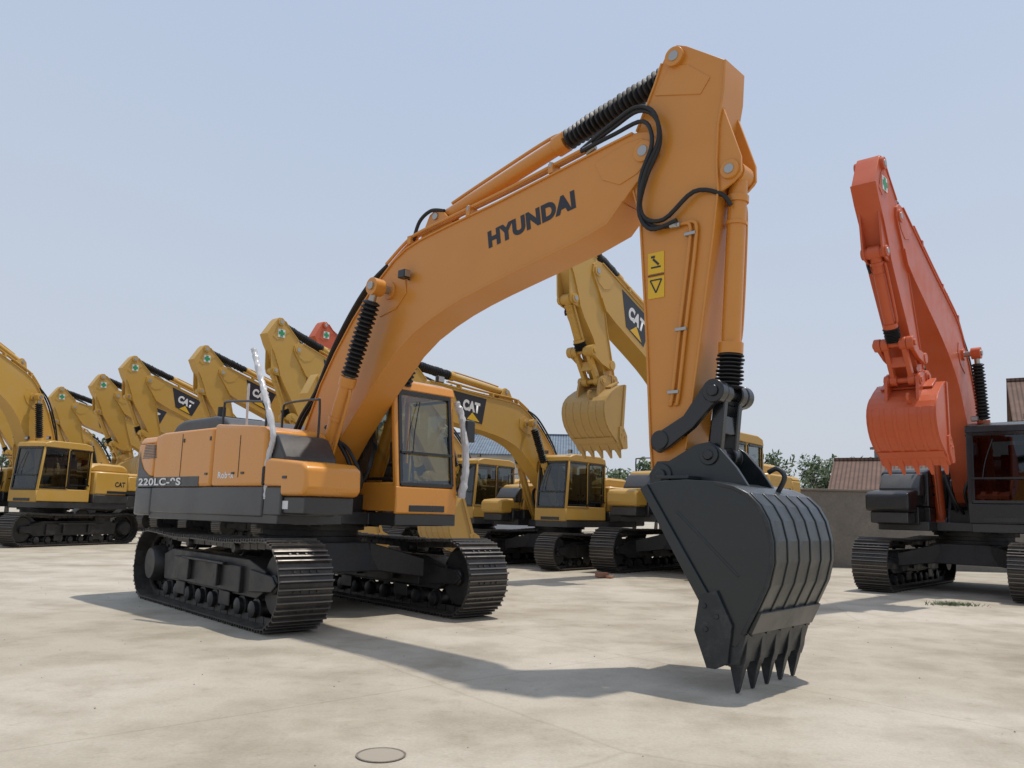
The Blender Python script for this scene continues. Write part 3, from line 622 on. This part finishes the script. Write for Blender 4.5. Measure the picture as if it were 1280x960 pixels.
# ---------------------------------------------------------------- trees
def leafmat(n,c):
    m,nt,b=newmat(n); a=noise(nt,.9,3); r=ramp(nt,a.outputs[0],[(.3,tuple(x*.55 for x in c)),(.7,tuple(x*1.3 for x in c))]); nt.links.new(r.outputs[0],b.inputs[0]); b.inputs['Roughness'].default_value=.7; return m
LF=leafmat('foliage',(.085,.125,.055)); BK=paint('bark',(.10,.075,.055),.9,.2)
def trees(name,lst,n=1500,ls=.28):
    e=empty(name); L=Part(); T=Part()
    for (x,y,h,r) in lst:
        T.lathe((x,y,0),(x+random.uniform(-.3,.3),y,h*.65),[(0,r*.09),(.5,r*.06),(1,r*.03)],8)
        cl=[(x+random.gauss(0,r*.45),y+random.gauss(0,r*.45),h*.62+random.uniform(-.32,.34)*h,random.uniform(.22,.42)*r) for _ in range(16)]
        for c in cl[:7]: T.lathe((x,y,h*.4),(c[0],c[1],c[2]),[(0,r*.035),(1,r*.01)],6)
        for _ in range(n):
            c=random.choice(cl); v=Vector((random.gauss(0,1),random.gauss(0,1),random.gauss(0,.8))).normalized()*c[3]*random.uniform(.5,1.1)
            p=Vector(c[:3])+v; u=Vector((random.gauss(0,1),random.gauss(0,1),random.gauss(0,1))).normalized(); w=u.orthogonal().normalized(); s=ls*random.uniform(.5,1.2)
            L.add([p+u*s,p+w*s*.5,p-u*s,p-w*s*.5],[(0,1,2,3)])
    L.obj('leaves',LF,e); T.obj('trunks',BK,e); return e
lst=[]
for i in range(16): lst.append((15.5+i*1.2+random.uniform(-.5,.5),60+random.uniform(-3,3),random.uniform(4.9,5.9),random.uniform(1.8,2.5)))
for i in range(4): lst.append((6.6+i*1.3,60+random.uniform(-2,2),random.uniform(4.6,5.6),random.uniform(1.5,2.0)))
for i in range(14): lst.append((-62+i*3.2,75+random.uniform(-4,4),random.uniform(5.0,8),random.uniform(2,3.2)))
for i in range(10): lst.append((34+i*3,60+random.uniform(-4,4),random.uniform(4.0,6),random.uniform(2,3)))
trees('tree_row',lst,900,.22)
wd=Part()
for i in range(260):
    x=7.1+random.gauss(0,.18); y=13.2+random.gauss(0,.07); a=random.uniform(0,6.28); h=random.uniform(.02,.08); dx=math.cos(a)*.06; dy=math.sin(a)*.06
    wd.add([(x,y,.0),(x+.016,y,.0),(x+dx,y+dy,h)],[(0,1,2)])
wd.obj('weeds',LF)
db_=Part(); db_.box((1.95,17.0,.06),(.25,.15,.10),Matrix.Rotation(.4,3,'Z')); db_.box((2.1,16.9,.03),(.2,.12,.05),Matrix.Rotation(1.1,3,'Z')); db_.obj('rubble',paint('brick_rubble',(.35,.16,.09),.9,.3),None,.015)
pb=Part()
for i in range(260):
    x=random.uniform(-9,9); y=random.uniform(3,17); r=random.uniform(.003,.008); pb.lathe((x,y,-.001),(x,y,r),[(0,r),(.6,r*.9),(1,r*.4)],5)
pb.obj('loose_grit',paint('grit',(.33,.29,.235),.9,.3))

# ---------------------------------------------------------------- light
w=bpy.data.worlds.new('World'); scene.world=w; w.use_nodes=True; nt=w.node_tree
sky=nt.nodes.new('ShaderNodeTexSky'); sky.sky_type='NISHITA'; sky.sun_disc=False; sky.sun_elevation=R(71); sky.sun_rotation=R(66); sky.air_density=1.2; sky.dust_density=4; sky.ozone_density=1.5
bg=nt.nodes['Background']
tc=nt.nodes.new('ShaderNodeTexCoord'); sp=nt.nodes.new('ShaderNodeSeparateXYZ'); nt.links.new(tc.outputs['Generated'],sp.inputs[0])
cn=noise(nt,1.4,4,.55,'Generated'); ad=nt.nodes.new('ShaderNodeMath'); ad.operation='MULTIPLY_ADD'; ad.inputs[1].default_value=.2; nt.links.new(cn.outputs[0],ad.inputs[0]); nt.links.new(sp.outputs[2],ad.inputs[2])
hc=ramp(nt,ad.outputs[0],[(.08,(7.4,7.8,8.4)),(.30,(6.8,7.5,8.7)),(.64,(5.8,6.9,8.8))])
hz=mixc(nt,.86,sky.outputs[0],hc.outputs[0])
nt.links.new(hz,bg.inputs[0]); bg.inputs[1].default_value=.089
sd=bpy.data.lights.new('sun','SUN'); sd.energy=2.9; sd.angle=R(1.2); sd.color=(1,.93,.83)
so=bpy.data.objects.new('sun',sd); COL.objects.link(so); so.rotation_euler=Vector((.30,.13,1)).to_track_quat('Z','Y').to_euler()
# ---------------------------------------------------------------- camera
cd=bpy.data.cameras.new('camera'); cd.sensor_width=36; cd.lens=1007.35/1280*36; cd.clip_end=3000; cd.clip_start=.05
co=bpy.data.objects.new('camera',cd); COL.objects.link(co); scene.camera=co
co.matrix_world=Matrix.Translation((0,0,1.2822))@Matrix.Rotation(math.pi/2+.1579,4,'X')@Matrix.Rotation(.0254,4,'Z')
